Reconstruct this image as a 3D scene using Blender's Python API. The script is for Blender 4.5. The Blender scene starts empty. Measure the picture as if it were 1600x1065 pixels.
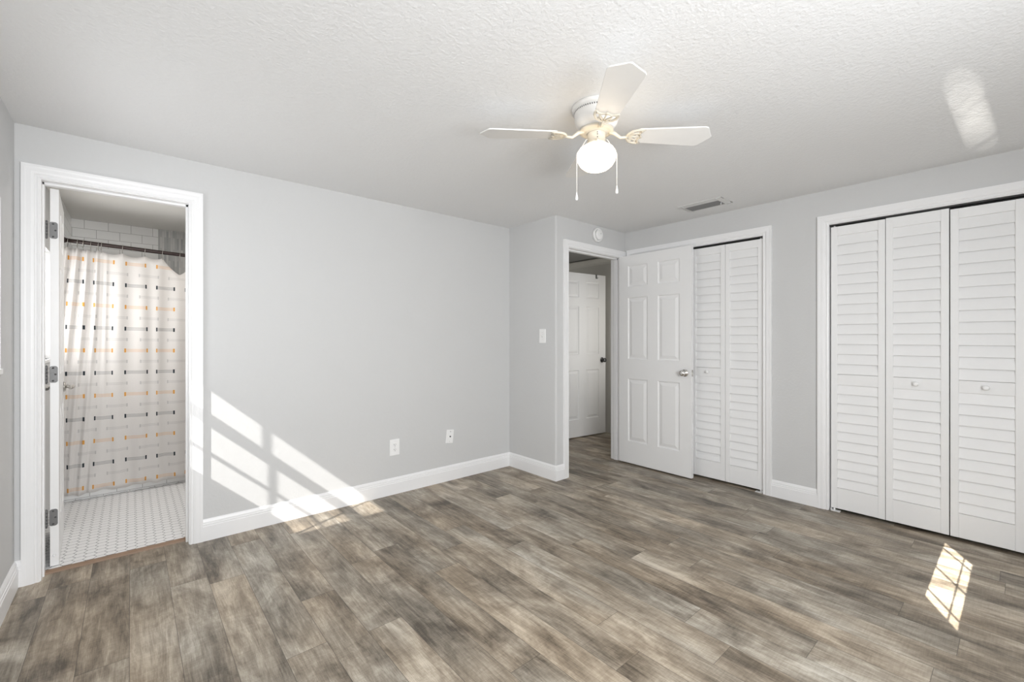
import bpy, bmesh, math, random
from mathutils import Vector, Matrix

random.seed(4)
PI = math.pi
SC = bpy.context.scene
COL = SC.collection

# ------------------------------------------------------------------ camera, world, sun, daylight, exposure
CAM_H = 1.232
cam_data = bpy.data.cameras.new('camera')
cam_data.sensor_width = 36.0
cam_data.lens = 689.46 / 1600.0 * 36.0
cam_data.shift_y = -0.00246
cam_data.clip_start = 0.02
cam = bpy.data.objects.new('camera', cam_data)
cam.location = (0, 0, CAM_H)
cam.rotation_euler = (PI / 2, 0, -0.712172)
COL.objects.link(cam)
SC.camera = cam

SC.view_settings.view_transform = 'Standard'
SC.view_settings.look = 'None'
SC.view_settings.exposure = 0.0
SC.view_settings.gamma = 1.0
SC.view_settings.use_curve_mapping = False
SC.cycles.max_bounces = 12
SC.cycles.diffuse_bounces = 8
SC.cycles.transparent_max_bounces = 12
SC.cycles.sample_clamp_indirect = 6.0
SC.cycles.caustics_reflective = False
SC.cycles.caustics_refractive = False
SC.cycles.use_denoising = True

world = bpy.data.worlds.new('world')
SC.world = world
world.use_nodes = True
bg = world.node_tree.nodes['Background']
bg.inputs['Color'].default_value = (0.86, 0.93, 1.0, 1)
bg.inputs['Strength'].default_value = 1.2


def lamp(name, kind, energy, loc, direction, color=(1, 1, 1), **kw):
    d = bpy.data.lights.new(name, kind)
    d.energy = energy
    d.color = color
    for k, v in kw.items():
        setattr(d, k, v)
    o = bpy.data.objects.new(name, d)
    o.location = loc
    o.rotation_euler = Vector(direction).to_track_quat('-Z', 'Y').to_euler()
    COL.objects.link(o)
    return o


SUN_DIR = Vector((0.924, 0.383, -0.834))
lamp('sun', 'SUN', 7.8, (-6, -2, 6), SUN_DIR, (1.0, 0.97, 0.92), angle=0.009)
# daylight standing in the window openings, then added unseen fill lamps
lamp('daylight_rear_window', 'AREA', 117, (0.60, -1.06, 1.33), (0.0, 1, -0.20), (0.97, 0.985, 1.0), shape='RECTANGLE', size=1.8, size_y=1.2)
lamp('daylight_side_window', 'AREA', 11, (-0.70, 2.56, 1.46), (1, 0, 0), (0.97, 0.98, 1.0), shape='RECTANGLE', size=0.8, size_y=0.72)
lamp('daylight_bathroom_window', 'AREA', 6, (-0.50, 4.2, 1.47), (1, 0.0, 0), (1.0, 0.98, 0.95), shape='RECTANGLE', size=0.66, size_y=0.7)
lamp('bathroom_fill', 'AREA', 9, (0.72, 3.9, 2.20), (0, 0, -1), (1.0, 0.95, 0.90), shape='DISK', size=0.3)  # added fill out of view, lifts the curtain and bathroom floor
lamp('hall_door_fill', 'AREA', 3.6, (4.62, 2.86, 1.35), (-0.6, 1, -0.1), (1.0, 0.97, 0.92), shape='RECTANGLE', size=0.12, size_y=1.3)  # added fill hidden behind the jamb, brightens the far hall door
lamp('hall_end_fill', 'AREA', 3, (4.2, 4.9, 1.6), (0.0, -1, 0.0), (1.0, 0.96, 0.88), shape='RECTANGLE', size=0.9, size_y=1.2)  # added fill at the closed hall end, no opening here
# spots standing in for reflected sun, aimed through the added slot


def glint(name, energy, target, slope, drift, size, dist, blend):
    d = Vector((1.0, drift, slope)).normalized()
    t = Vector(target)
    lamp(name, 'SPOT', energy, t - d * dist, d, (1.0, 0.96, 0.88), spot_size=size, spot_blend=blend, shadow_soft_size=0.001 * dist)


glint('glint_low', 4800000.0, (-0.79, 0.245, 1.485), -0.375, 0.0, math.radians(1.0), 90.0, 0.15)
for zg in (1.385, 1.42, 1.455, 1.49, 1.525):
    glint('glint_high', 1500.0, (-0.752, 0.262, zg), 0.222, -0.027, math.radians(1.0), 3.9, 0.35)

# ------------------------------------------------------------------ constants of the room (metres)
H = 2.30
XL, XB = -0.438, 3.80            # left wall, closet wall
YA, YC, YR = 3.264, 2.645, -0.95  # wall with bathroom door, wall with hall door, wall behind the viewer
XC = 2.785                       # short return wall
T = 0.12
XLO = XL - 0.22                  # outer face of the left wall
BX0, BX1 = -0.346, 0.262         # bathroom doorway
DTOP = 2.04
HX0, HX1 = 2.946, 3.738          # hall doorway
K1 = (1.352, 2.546)              # first closet opening in y
K2 = (-0.315, 0.912)             # second closet opening in y
KTOP = 2.048
TUBY, BYB = 4.675, 5.37          # tub front, bathroom back wall
BZ = 2.27
J = 0.004                        # thickness of the jamb linings


# ------------------------------------------------------------------ materials
def new_mat(name):
    m = bpy.data.materials.new(name)
    m.use_nodes = True
    nt = m.node_tree
    return m, nt, nt.nodes['Principled BSDF']


def node(nt, kind, **kw):
    n = nt.nodes.new(kind)
    for k, v in kw.items():
        setattr(n, k, v)
    return n


def plain(name, color, rough=0.5, metal=0.0, noise=0.02, scale=30.0, bump=0.0, bscale=200.0, spec=0.5):
    m, nt, p = new_mat(name)
    p.inputs['Roughness'].default_value = rough
    p.inputs['Metallic'].default_value = metal
    p.inputs['Specular IOR Level'].default_value = spec
    tc = node(nt, 'ShaderNodeTexCoord')
    nz = node(nt, 'ShaderNodeTexNoise')
    nz.inputs['Scale'].default_value = scale
    nz.inputs['Detail'].default_value = 3
    nt.links.new(tc.outputs['Object'], nz.inputs['Vector'])
    mx = node(nt, 'ShaderNodeMix', data_type='RGBA')
    c = Vector(color)
    mx.inputs[6].default_value = (*(c * (1 - noise)), 1)
    mx.inputs[7].default_value = (*(c * (1 + noise)), 1)
    nt.links.new(nz.outputs['Fac'], mx.inputs[0])
    nt.links.new(mx.outputs[2], p.inputs['Base Color'])
    if bump:
        n2 = node(nt, 'ShaderNodeTexNoise')
        n2.inputs['Scale'].default_value = bscale
        n2.inputs['Detail'].default_value = 2
        nt.links.new(tc.outputs['Object'], n2.inputs['Vector'])
        b = node(nt, 'ShaderNodeBump')
        b.inputs['Strength'].default_value = bump
        b.inputs['Distance'].default_value = 0.004
        nt.links.new(n2.outputs['Fac'], b.inputs['Height'])
        nt.links.new(b.outputs['Normal'], p.inputs['Normal'])
    return m


M = {}
M['wall'] = plain('wall_paint', (0.60, 0.602, 0.602), 0.75, noise=0.012, scale=3, bump=0.22, bscale=60)
M['trim'] = plain('trim_paint', (0.84, 0.84, 0.845), 0.35, noise=0.008)
M['door'] = plain('door_paint', (0.83, 0.83, 0.83), 0.4, noise=0.008)
M['louver'] = plain('louver_paint', (0.83, 0.83, 0.83), 0.42, noise=0.012, scale=60)
M['ceiling'] = plain('ceiling_texture', (0.785, 0.788, 0.79), 0.9, noise=0.015, scale=80, bump=0.55, bscale=75)
M['bath_ceiling'] = plain('bathroom_ceiling_paint', (0.72, 0.71, 0.68), 0.8)
M['dark'] = plain('closet_interior_shade', (0.03, 0.03, 0.03), 0.9)
M['track'] = plain('track_metal', (0.02, 0.02, 0.02), 0.5)
M['chrome'] = plain('chrome', (0.75, 0.74, 0.72), 0.12, 1.0, noise=0.01)
M['nickel'] = plain('brushed_nickel', (0.50, 0.48, 0.45), 0.32, 1.0, noise=0.04, scale=120)
M['hinge'] = plain('hinge_metal', (0.17, 0.17, 0.17), 0.45, 0.35, noise=0.05)
M['screw'] = plain('screw_metal', (0.08, 0.08, 0.08), 0.5, 0.5)
M['bronze'] = plain('dark_bronze', (0.035, 0.022, 0.02), 0.35, 0.3, noise=0.15)
M['plastic'] = plain('white_plastic', (0.86, 0.86, 0.855), 0.35)
M['slot'] = plain('dark_slot', (0.05, 0.05, 0.05), 0.6)
M['vent'] = plain('vent_enamel', (0.62, 0.62, 0.61), 0.5)
M['ventdark'] = plain('vent_slats', (0.22, 0.22, 0.22), 0.5)
M['fan'] = plain('fan_white', (0.80, 0.79, 0.77), 0.4)
M['fanmetal'] = plain('fan_bracket_enamel', (0.60, 0.555, 0.47), 0.35)
M['cord'] = plain('pull_chain_metal', (0.80, 0.78, 0.74), 0.35, 0.2)
M['tub'] = plain('tub_enamel', (0.85, 0.85, 0.85), 0.2)
M['hextile'] = plain('hex_tile', (0.82, 0.82, 0.82), 0.35, noise=0.03, scale=8)
M['grout'] = plain('floor_grout', (0.13, 0.13, 0.135), 0.9)
M['threshold'] = plain('threshold_wood', (0.26, 0.17, 0.11), 0.5, noise=0.15, scale=25)
M['hallpaint'] = plain('hall_paint', (0.60, 0.59, 0.56), 0.8)
M['hallshade'] = plain('hall_ceiling_shade', (0.30, 0.30, 0.30), 0.9)  # the hall ceiling's shadow is put into this dark grey
M['eave_block'] = plain('eave_and_block_boards', (0.55, 0.55, 0.53), 0.8)


def glass_mat():
    m = bpy.data.materials.new('window_glass')
    m.use_nodes = True
    nt = m.node_tree
    nt.nodes.clear()
    out = node(nt, 'ShaderNodeOutputMaterial')
    mix = node(nt, 'ShaderNodeMixShader')
    mix.inputs[0].default_value = 0.06
    tr = node(nt, 'ShaderNodeBsdfTransparent')
    gl = node(nt, 'ShaderNodeBsdfGlossy')
    gl.inputs['Roughness'].default_value = 0.02
    nt.links.new(tr.outputs[0], mix.inputs[1])
    nt.links.new(gl.outputs[0], mix.inputs[2])
    nt.links.new(mix.outputs[0], out.inputs[0])
    return m


M['glass'] = glass_mat()


def frosted_mat():
    m = bpy.data.materials.new('obscure_glass')
    m.use_nodes = True
    nt = m.node_tree
    nt.nodes.clear()
    out = node(nt, 'ShaderNodeOutputMaterial')
    tl = node(nt, 'ShaderNodeBsdfTranslucent')
    tl.inputs['Color'].default_value = (0.62, 0.63, 0.64, 1)
    nt.links.new(tl.outputs[0], out.inputs[0])
    return m


M['frosted'] = frosted_mat()


def globe_mat():
    m, nt, p = new_mat('lit_opal_glass')
    p.inputs['Base Color'].default_value = (0.9, 0.87, 0.8, 1)
    p.inputs['Roughness'].default_value = 0.25
    p.inputs['Emission Color'].default_value = (1.0, 0.80, 0.56, 1)
    p.inputs['Emission Strength'].default_value = 4.2
    return m


M['globe'] = globe_mat()


def ramp(nt, src, stops):
    r = node(nt, 'ShaderNodeValToRGB')
    els = r.color_ramp.elements
    while len(els) < len(stops):
        els.new(0.5)
    for e, (pos, c) in zip(els, stops):
        e.position = pos
        e.color = (*c, 1)
    nt.links.new(src, r.inputs[0])
    return r.outputs[0]


def mathn(nt, op, a, b=None, c=None):
    n = node(nt, 'ShaderNodeMath', operation=op)
    for i, v in enumerate((a, b, c)):
        if v is None:
            continue
        if isinstance(v, (int, float)):
            n.inputs[i].default_value = v
        else:
            nt.links.new(v, n.inputs[i])
    return n.outputs[0]


def floor_mat():
    """Grey-brown wood-look planks, 152 mm wide, running along y."""
    m, nt, p = new_mat('plank_flooring')
    tc = node(nt, 'ShaderNodeTexCoord')
    sp = node(nt, 'ShaderNodeSeparateXYZ')
    nt.links.new(tc.outputs['Object'], sp.inputs[0])
    X, Y = sp.outputs[0], sp.outputs[1]
    PW, PL = 0.152, 1.22
    xs = mathn(nt, 'DIVIDE', mathn(nt, 'ADD', X, 10.037), PW)
    row = mathn(nt, 'FLOOR', xs)
    fx = mathn(nt, 'FRACT', xs)
    wn = node(nt, 'ShaderNodeTexWhiteNoise', noise_dimensions='1D')
    nt.links.new(row, wn.inputs['W'])
    ys = mathn(nt, 'ADD', mathn(nt, 'DIVIDE', mathn(nt, 'ADD', Y, 20.0), PL), wn.outputs['Value'])
    colm = mathn(nt, 'FLOOR', ys)
    fy = mathn(nt, 'FRACT', ys)
    cid = node(nt, 'ShaderNodeCombineXYZ')
    nt.links.new(row, cid.inputs[0])
    nt.links.new(colm, cid.inputs[1])
    wp = node(nt, 'ShaderNodeTexWhiteNoise', noise_dimensions='3D')
    nt.links.new(cid.outputs[0], wp.inputs['Vector'])
    # per-plank shifted coordinates
    off = node(nt, 'ShaderNodeVectorMath', operation='SCALE')
    nt.links.new(wp.outputs['Color'], off.inputs[0])
    off.inputs['Scale'].default_value = 13.0
    sh = node(nt, 'ShaderNodeVectorMath', operation='ADD')
    nt.links.new(tc.outputs['Object'], sh.inputs[0])
    nt.links.new(off.outputs[0], sh.inputs[1])

    def noise(scale3, scale, detail, rough, dist=0.0):
        mp = node(nt, 'ShaderNodeMapping')
        mp.inputs['Scale'].default_value = scale3
        nt.links.new(sh.outputs[0], mp.inputs['Vector'])
        n = node(nt, 'ShaderNodeTexNoise')
        n.inputs['Scale'].default_value = scale
        n.inputs['Detail'].default_value = detail
        n.inputs['Roughness'].default_value = rough
        n.inputs['Distortion'].default_value = dist
        nt.links.new(mp.outputs[0], n.inputs['Vector'])
        return n.outputs['Fac']

    blotch = noise((1.5, 0.65, 1), 3.2, 6, 0.62, 0.8)
    cloud = noise((1.3, 0.55, 1), 8.0, 6, 0.7, 0.9)
    streak = noise((8.0, 0.6, 1), 5.0, 6, 0.7, 0.9)
    fine = noise((34.0, 2.0, 1), 9.0, 4, 0.7, 0.3)
    saw = noise((2.5, 26.0, 1), 6.0, 3, 0.6, 0.5)
    v = mathn(nt, 'MULTIPLY', blotch, 0.60)
    v = mathn(nt, 'MULTIPLY_ADD', cloud, 0.20, v)
    v = mathn(nt, 'MULTIPLY_ADD', streak, 0.34, v)
    v = mathn(nt, 'MULTIPLY_ADD', fine, 0.19, v)
    v = mathn(nt, 'MULTIPLY_ADD', saw, 0.09, v)
    v = mathn(nt, 'SUBTRACT', v, 0.18)
    v = mathn(nt, 'MULTIPLY_ADD', mathn(nt, 'SUBTRACT', wp.outputs['Value'], 0.5), 0.075, v)
    colr = ramp(nt, v, [(0.39, (0.080, 0.064, 0.048)), (0.46, (0.176, 0.146, 0.112)), (0.53, (0.278, 0.236, 0.186)),
                        (0.595, (0.395, 0.344, 0.280)), (0.68, (0.58, 0.53, 0.452))])
    # slight warm / cool tint from plank to plank and in patches
    tint = noise((1.2, 0.5, 1), 2.0, 2, 0.5)
    tm = node(nt, 'ShaderNodeMix', data_type='RGBA', blend_type='MULTIPLY')
    tm.inputs[0].default_value = 1.0
    tc2 = ramp(nt, tint, [(0.35, (1.05, 0.99, 0.91)), (0.65, (0.97, 1.0, 1.02))])
    nt.links.new(colr, tm.inputs[6])
    nt.links.new(tc2, tm.inputs[7])
    # seams
    ex = mathn(nt, 'MULTIPLY', mathn(nt, 'MINIMUM', fx, mathn(nt, 'SUBTRACT', 1.0, fx)), PW)
    ey = mathn(nt, 'MULTIPLY', mathn(nt, 'MINIMUM', fy, mathn(nt, 'SUBTRACT', 1.0, fy)), PL)
    e = mathn(nt, 'MINIMUM', ex, ey)
    seam = mathn(nt, 'LESS_THAN', e, 0.0011)
    sm = node(nt, 'ShaderNodeMix', data_type='RGBA')
    nt.links.new(mathn(nt, 'MULTIPLY', seam, 0.65), sm.inputs[0])
    nt.links.new(tm.outputs[2], sm.inputs[6])
    sm.inputs[7].default_value = (0.05, 0.04, 0.033, 1)
    nt.links.new(sm.outputs[2], p.inputs['Base Color'])
    rr = node(nt, 'ShaderNodeMapRange')
    rr.inputs['To Min'].default_value = 0.34
    rr.inputs['To Max'].default_value = 0.50
    nt.links.new(fine, rr.inputs['Value'])
    nt.links.new(rr.outputs[0], p.inputs['Roughness'])
    p.inputs['Specular IOR Level'].default_value = 0.45
    b = node(nt, 'ShaderNodeBump')
    b.inputs['Strength'].default_value = 0.12
    b.inputs['Distance'].default_value = 0.002
    nt.links.new(mathn(nt, 'SUBTRACT', fine, mathn(nt, 'MULTIPLY', seam, 0.8)), b.inputs['Height'])
    nt.links.new(b.outputs['Normal'], p.inputs['Normal'])
    return m


M['floor'] = floor_mat()


def subway_mat(axis):
    """White subway tile on a wall lying in the x-z or y-z plane."""
    m, nt, p = new_mat('subway_tile_' + axis)
    tc = node(nt, 'ShaderNodeTexCoord')
    sp = node(nt, 'ShaderNodeSeparateXYZ')
    nt.links.new(tc.outputs['Object'], sp.inputs[0])
    cb = node(nt, 'ShaderNodeCombineXYZ')
    nt.links.new(sp.outputs[0 if axis == 'x' else 1], cb.inputs[0])
    nt.links.new(mathn(nt, 'ADD', sp.outputs[2], -2.27 + 0.0775 * 40), cb.inputs[1])
    bt = node(nt, 'ShaderNodeTexBrick')
    bt.inputs['Scale'].default_value = 1.0
    bt.inputs['Brick Width'].default_value = 0.155
    bt.inputs['Row Height'].default_value = 0.0775
    bt.inputs['Mortar Size'].default_value = 0.0016
    bt.inputs['Mortar Smooth'].default_value = 0.1
    bt.inputs['Color1'].default_value = (0.80, 0.80, 0.79, 1)
    bt.inputs['Color2'].default_value = (0.83, 0.83, 0.82, 1)
    bt.inputs['Mortar'].default_value = (0.38, 0.37, 0.36, 1)
    nt.links.new(cb.outputs[0], bt.inputs['Vector'])
    nt.links.new(bt.outputs['Color'], p.inputs['Base Color'])
    p.inputs['Roughness'].default_value = 0.2
    b = node(nt, 'ShaderNodeBump')
    b.inputs['Strength'].default_value = 0.4
    b.inputs['Distance'].default_value = 0.002
    b.invert = True
    nt.links.new(bt.outputs['Fac'], b.inputs['Height'])
    nt.links.new(b.outputs['Normal'], p.inputs['Normal'])
    return m


M['subway_x'] = subway_mat('x')
M['subway_y'] = subway_mat('y')


def mosaic_mat():
    m, nt, p = new_mat('pencil_mosaic')
    tc = node(nt, 'ShaderNodeTexCoord')
    sp = node(nt, 'ShaderNodeSeparateXYZ')
    nt.links.new(tc.outputs['Object'], sp.inputs[0])
    cb = node(nt, 'ShaderNodeCombineXYZ')
    nt.links.new(sp.outputs[2], cb.inputs[0])
    nt.links.new(sp.outputs[0], cb.inputs[1])
    bt = node(nt, 'ShaderNodeTexBrick')
    bt.inputs['Scale'].default_value = 1.0
    bt.inputs['Brick Width'].default_value = 0.11
    bt.inputs['Row Height'].default_value = 0.016
    bt.inputs['Mortar Size'].default_value = 0.0012
    bt.inputs['Color1'].default_value = (0.62, 0.62, 0.60, 1)
    bt.inputs['Color2'].default_value = (0.36, 0.37, 0.37, 1)
    bt.inputs['Mortar'].default_value = (0.45, 0.45, 0.44, 1)
    nt.links.new(cb.outputs[0], bt.inputs['Vector'])
    nt.links.new(bt.outputs['Color'], p.inputs['Base Color'])
    p.inputs['Roughness'].default_value = 0.25
    return m


M['mosaic'] = mosaic_mat()


def curtain_mat():
    """Off-white cotton with woven dashes: rows of charcoal, amber and pale grey bands ending in tufts (UV in metres)."""
    m = bpy.data.materials.new('dashed_cotton')
    m.use_nodes = True
    nt = m.node_tree
    nt.nodes.clear()
    out = node(nt, 'ShaderNodeOutputMaterial')
    uv = node(nt, 'ShaderNodeUVMap')
    sp = node(nt, 'ShaderNodeSeparateXYZ')
    nt.links.new(uv.outputs[0], sp.inputs[0])
    U, V = sp.outputs[0], sp.outputs[1]

    def layer(pitch, v0, period, seg, u0, u_shift_rows, hb, tw):
        """(band mask, tuft mask, row parity)"""
        r = mathn(nt, 'DIVIDE', mathn(nt, 'ADD', V, -v0 + pitch * 40.5), pitch)
        rid = mathn(nt, 'FLOOR', r)
        dv = mathn(nt, 'MULTIPLY', mathn(nt, 'SUBTRACT', mathn(nt, 'FRACT', r), 0.5), pitch)
        par = mathn(nt, 'MODULO', rid, 2.0)
        uu = mathn(nt, 'ADD', mathn(nt, 'ADD', U, u0 + period * 30), mathn(nt, 'MULTIPLY', par, u_shift_rows))
        du = mathn(nt, 'MULTIPLY', mathn(nt, 'FRACT', mathn(nt, 'DIVIDE', uu, period)), period)
        inseg = mathn(nt, 'LESS_THAN', du, seg)
        adv = mathn(nt, 'ABSOLUTE', dv)
        # three fine threads
        th = mathn(nt, 'LESS_THAN', mathn(nt, 'FRACT', mathn(nt, 'MULTIPLY_ADD', dv, 1.5 / hb, 10.25)), 0.5)
        band = mathn(nt, 'MULTIPLY', mathn(nt, 'MULTIPLY', inseg, mathn(nt, 'LESS_THAN', adv, hb)), th)
        d1 = mathn(nt, 'ABSOLUTE', mathn(nt, 'SUBTRACT', du, tw))
        d2 = mathn(nt, 'ABSOLUTE', mathn(nt, 'SUBTRACT', du, seg - tw))
        tuft = mathn(nt, 'MULTIPLY', mathn(nt, 'LESS_THAN', mathn(nt, 'MINIMUM', d1, d2), tw), mathn(nt, 'LESS_THAN', adv, hb * 1.15))
        return band, tuft, par

    PER, SEG = 0.200, 0.134
    band, tuft, par = layer(0.1715, 1.823, PER, SEG, 0.0, 0.0, 0.0135, 0.0052)
    gband, gtuft, _ = layer(0.08575, 1.823 - 0.08575, PER, SEG, -0.085, 0.0, 0.011, 0.004)
    # grey rows only between the coloured ones
    r2 = mathn(nt, 'DIVIDE', mathn(nt, 'ADD', V, -1.823 + 0.1715 * 40.5), 0.1715)
    f2 = mathn(nt, 'FRACT', r2)
    between = mathn(nt, 'GREATER_THAN', mathn(nt, 'ABSOLUTE', mathn(nt, 'SUBTRACT', f2, 0.5)), 0.3)
    gband = mathn(nt, 'MULTIPLY', gband, between)
    gtuft = mathn(nt, 'MULTIPLY', gtuft, between)

    wv = node(nt, 'ShaderNodeTexNoise')
    wv.inputs['Scale'].default_value = 300
    nt.links.new(uv.outputs[0], wv.inputs['Vector'])
    base = ramp(nt, wv.outputs['Fac'], [(0.3, (0.79, 0.765, 0.745)), (0.7, (0.85, 0.83, 0.81))])

    def over(under, fac, col):
        mx = node(nt, 'ShaderNodeMix', data_type='RGBA')
        nt.links.new(fac, mx.inputs[0])
        nt.links.new(under, mx.inputs[6])
        if isinstance(col, tuple):
            mx.inputs[7].default_value = (*col, 1)
        else:
            nt.links.new(col, mx.inputs[7])
        return mx.outputs[2]

    two = node(nt, 'ShaderNodeMix', data_type='RGBA')
    nt.links.new(par, two.inputs[0])
    two.inputs[6].default_value = (0.78, 0.42, 0.11, 1)
    two.inputs[7].default_value = (0.045, 0.055, 0.065, 1)
    c = over(base, mathn(nt, 'MULTIPLY', gband, 0.40), (0.50, 0.49, 0.48))
    c = over(c, mathn(nt, 'MULTIPLY', gtuft, 0.65), (0.55, 0.54, 0.53))
    c = over(c, mathn(nt, 'MULTIPLY', band, 0.45), two.outputs[2])
    c = over(c, tuft, two.outputs[2])
    df = node(nt, 'ShaderNodeBsdfDiffuse')
    tl = node(nt, 'ShaderNodeBsdfTranslucent')
    nt.links.new(c, df.inputs['Color'])
    nt.links.new(c, tl.inputs['Color'])
    mix = node(nt, 'ShaderNodeMixShader')
    mix.inputs[0].default_value = 0.35
    nt.links.new(df.outputs[0], mix.inputs[1])
    nt.links.new(tl.outputs[0], mix.inputs[2])
    nt.links.new(mix.outputs[0], out.inputs[0])
    return m


M['curtain'] = curtain_mat()


# ------------------------------------------------------------------ mesh helpers
class MB:
    """Collects shapes and links them as one mesh object."""

    def __init__(self):
        self.bm = bmesh.new()

    def face(self, pts, smooth=False):
        vs = [self.bm.verts.new(p) for p in pts]
        f = self.bm.faces.new(vs)
        f.smooth = smooth
        return f

    def box(self, x0, y0, z0, x1, y1, z1):
        a, b = (min(x0, x1), min(y0, y1), min(z0, z1)), (max(x0, x1), max(y0, y1), max(z0, z1))
        v = [self.bm.verts.new((x, y, z)) for x in (a[0], b[0]) for y in (a[1], b[1]) for z in (a[2], b[2])]
        for q in ((0, 1, 3, 2), (4, 6, 7, 5), (0, 4, 5, 1), (2, 3, 7, 6), (0, 2, 6, 4), (1, 5, 7, 3)):
            self.bm.faces.new([v[i] for i in q])
        return self

    def lathe(self, prof, seg=32, mat=None, cap=True, smooth=True):
        """prof: (radius, height) along z, then moved by mat."""
        mat = mat or Matrix()
        rings = []
        for r, z in prof:
            if r < 1e-6:
                rings.append([self.bm.verts.new(mat @ Vector((0, 0, z)))])
            else:
                rings.append([self.bm.verts.new(mat @ Vector((r * math.cos(2 * PI * i / seg), r * math.sin(2 * PI * i / seg), z))) for i in range(seg)])
        for a, b in zip(rings, rings[1:]):
            for i in range(seg):
                j = (i + 1) % seg
                if len(a) == 1 and len(b) == 1:
                    continue
                if len(a) == 1:
                    f = self.bm.faces.new((a[0], b[i], b[j]))
                elif len(b) == 1:
                    f = self.bm.faces.new((a[i], a[j], b[0]))
                else:
                    f = self.bm.faces.new((a[i], a[j], b[j], b[i]))
                f.smooth = smooth
        if cap:
            for ring in (rings[0], rings[-1]):
                if len(ring) > 2:
                    self.bm.faces.new(ring)
        return self

    def tube(self, pts, r, seg=8, smooth=True):
        """pts: path; r: radius or list of radii."""
        pts = [Vector(p) for p in pts]
        n = len(pts)
        rr = r if isinstance(r, (list, tuple)) else [r] * n
        rings = []
        up = None
        for i, p in enumerate(pts):
            t = (pts[min(i + 1, n - 1)] - pts[max(i - 1, 0)]).normalized()
            if up is None:
                up = Vector((0, 0, 1)) if abs(t.z) < 0.9 else Vector((1, 0, 0))
            a = t.cross(up)
            if a.length < 1e-4:
                a = t.cross(Vector((0, 1, 0)))
            a.normalize()
            b = a.cross(t).normalized()
            up = b
            rings.append([self.bm.verts.new(p + (a * math.cos(2 * PI * k / seg) + b * math.sin(2 * PI * k / seg)) * rr[i]) for k in range(seg)])
        for a, b in zip(rings, rings[1:]):
            for k in range(seg):
                j = (k + 1) % seg
                f = self.bm.faces.new((a[k], a[j], b[j], b[k]))
                f.smooth = smooth
        self.bm.faces.new(rings[0])
        self.bm.faces.new(rings[-1])
        return self

    def sweep(self, path, prof, mp):
        """Mitred moulding: path and profile offsets in a plane; prof = (offset, lift); mp(a, b, lift) -> point."""
        n = len(path)
        rows = []
        for i, p in enumerate(path):
            p = Vector(p)
            d0 = (p - Vector(path[i - 1])).normalized() if i > 0 else None
            d1 = (Vector(path[i + 1]) - p).normalized() if i < n - 1 else None
            d0 = d0 or d1
            d1 = d1 or d0
            n0, n1 = Vector((-d0.y, d0.x)), Vector((-d1.y, d1.x))
            mi = (n0 + n1) / (1 + n0.dot(n1))
            rows.append([self.bm.verts.new(mp(p.x + mi.x * o, p.y + mi.y * o, l)) for o, l in prof])
        k = len(prof)
        for a, b in zip(rows, rows[1:]):
            for i in range(k):
                j = (i + 1) % k
                self.bm.faces.new((a[i], a[j], b[j], b[i]))
        self.bm.faces.new(rows[0])
        self.bm.faces.new(rows[-1])
        return self

    def prism(self, outline, y0, y1, mp=None):
        """Flat outline (a, b) given thickness y0..y1; mp(a, b, y) -> point."""
        mp = mp or (lambda a, b, y: (a, y, b))
        lo = [self.bm.verts.new(mp(a, b, y0)) for a, b in outline]
        hi = [self.bm.verts.new(mp(a, b, y1)) for a, b in outline]
        self.bm.faces.new(lo)
        self.bm.faces.new(hi)
        n = len(outline)
        for i in range(n):
            j = (i + 1) % n
            self.bm.faces.new((lo[i], lo[j], hi[j], hi[i]))
        return self

    def build(self, name, mat, parent=None, bevel=0.0, seg=2):
        bmesh.ops.recalc_face_normals(self.bm, faces=self.bm.faces)
        me = bpy.data.meshes.new(name)
        self.bm.to_mesh(me)
        self.bm.free()
        me.materials.append(mat)
        o = bpy.data.objects.new(name, me)
        COL.objects.link(o)
        if parent:
            o.parent = parent
        if bevel:
            md = o.modifiers.new('edge', 'BEVEL')
            md.width = bevel
            md.segments = seg
            md.limit_method = 'ANGLE'
            md.angle_limit = math.radians(40)
        return o


def tag(o, label=None, cat=None, group=None, kind=None):
    for k, v in (('label', label), ('category', cat), ('group', group), ('kind', kind)):
        if v:
            o[k] = v
    return o


def empty(name, loc=(0, 0, 0), rz=0.0):
    o = bpy.data.objects.new(name, None)
    o.location = loc
    o.rotation_euler = (0, 0, rz)
    o.empty_display_size = 0.1
    COL.objects.link(o)
    return o


def structure(o, label=None, cat=None):
    return tag(o, label, cat, None, 'structure')


def rrect(x0, z0, x1, z1, r, n=4):
    pts = []
    for cx, cz, a0 in ((x1 - r, z1 - r, 0), (x0 + r, z1 - r, 90), (x0 + r, z0 + r, 180), (x1 - r, z0 + r, 270)):
        for i in range(n + 1):
            a = math.radians(a0 + 90 * i / n)
            pts.append((cx + r * math.cos(a), cz + r * math.sin(a)))
    return pts


ROT_Y = Matrix.Rotation(PI / 2, 4, 'X')   # lathe axis z -> -y (towards the viewer from a wall in x-z)

# ------------------------------------------------------------------ shell: floors, ceilings, walls
structure(MB().box(-0.9, YR - 0.3, -0.10, 5.2, 3.352, 0.0).box(2.9, 3.352, -0.10, 5.2, 5.2, 0.0).build('floor', M['floor']), 'grey-brown wood plank floor of the empty room and hall', 'floor')
structure(MB().box(XL - 0.22, YR - 0.2, H, 5.2, 3.384, H + 0.1).build('ceiling', M['ceiling']), 'white textured ceiling over the empty room', 'ceiling')

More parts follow.
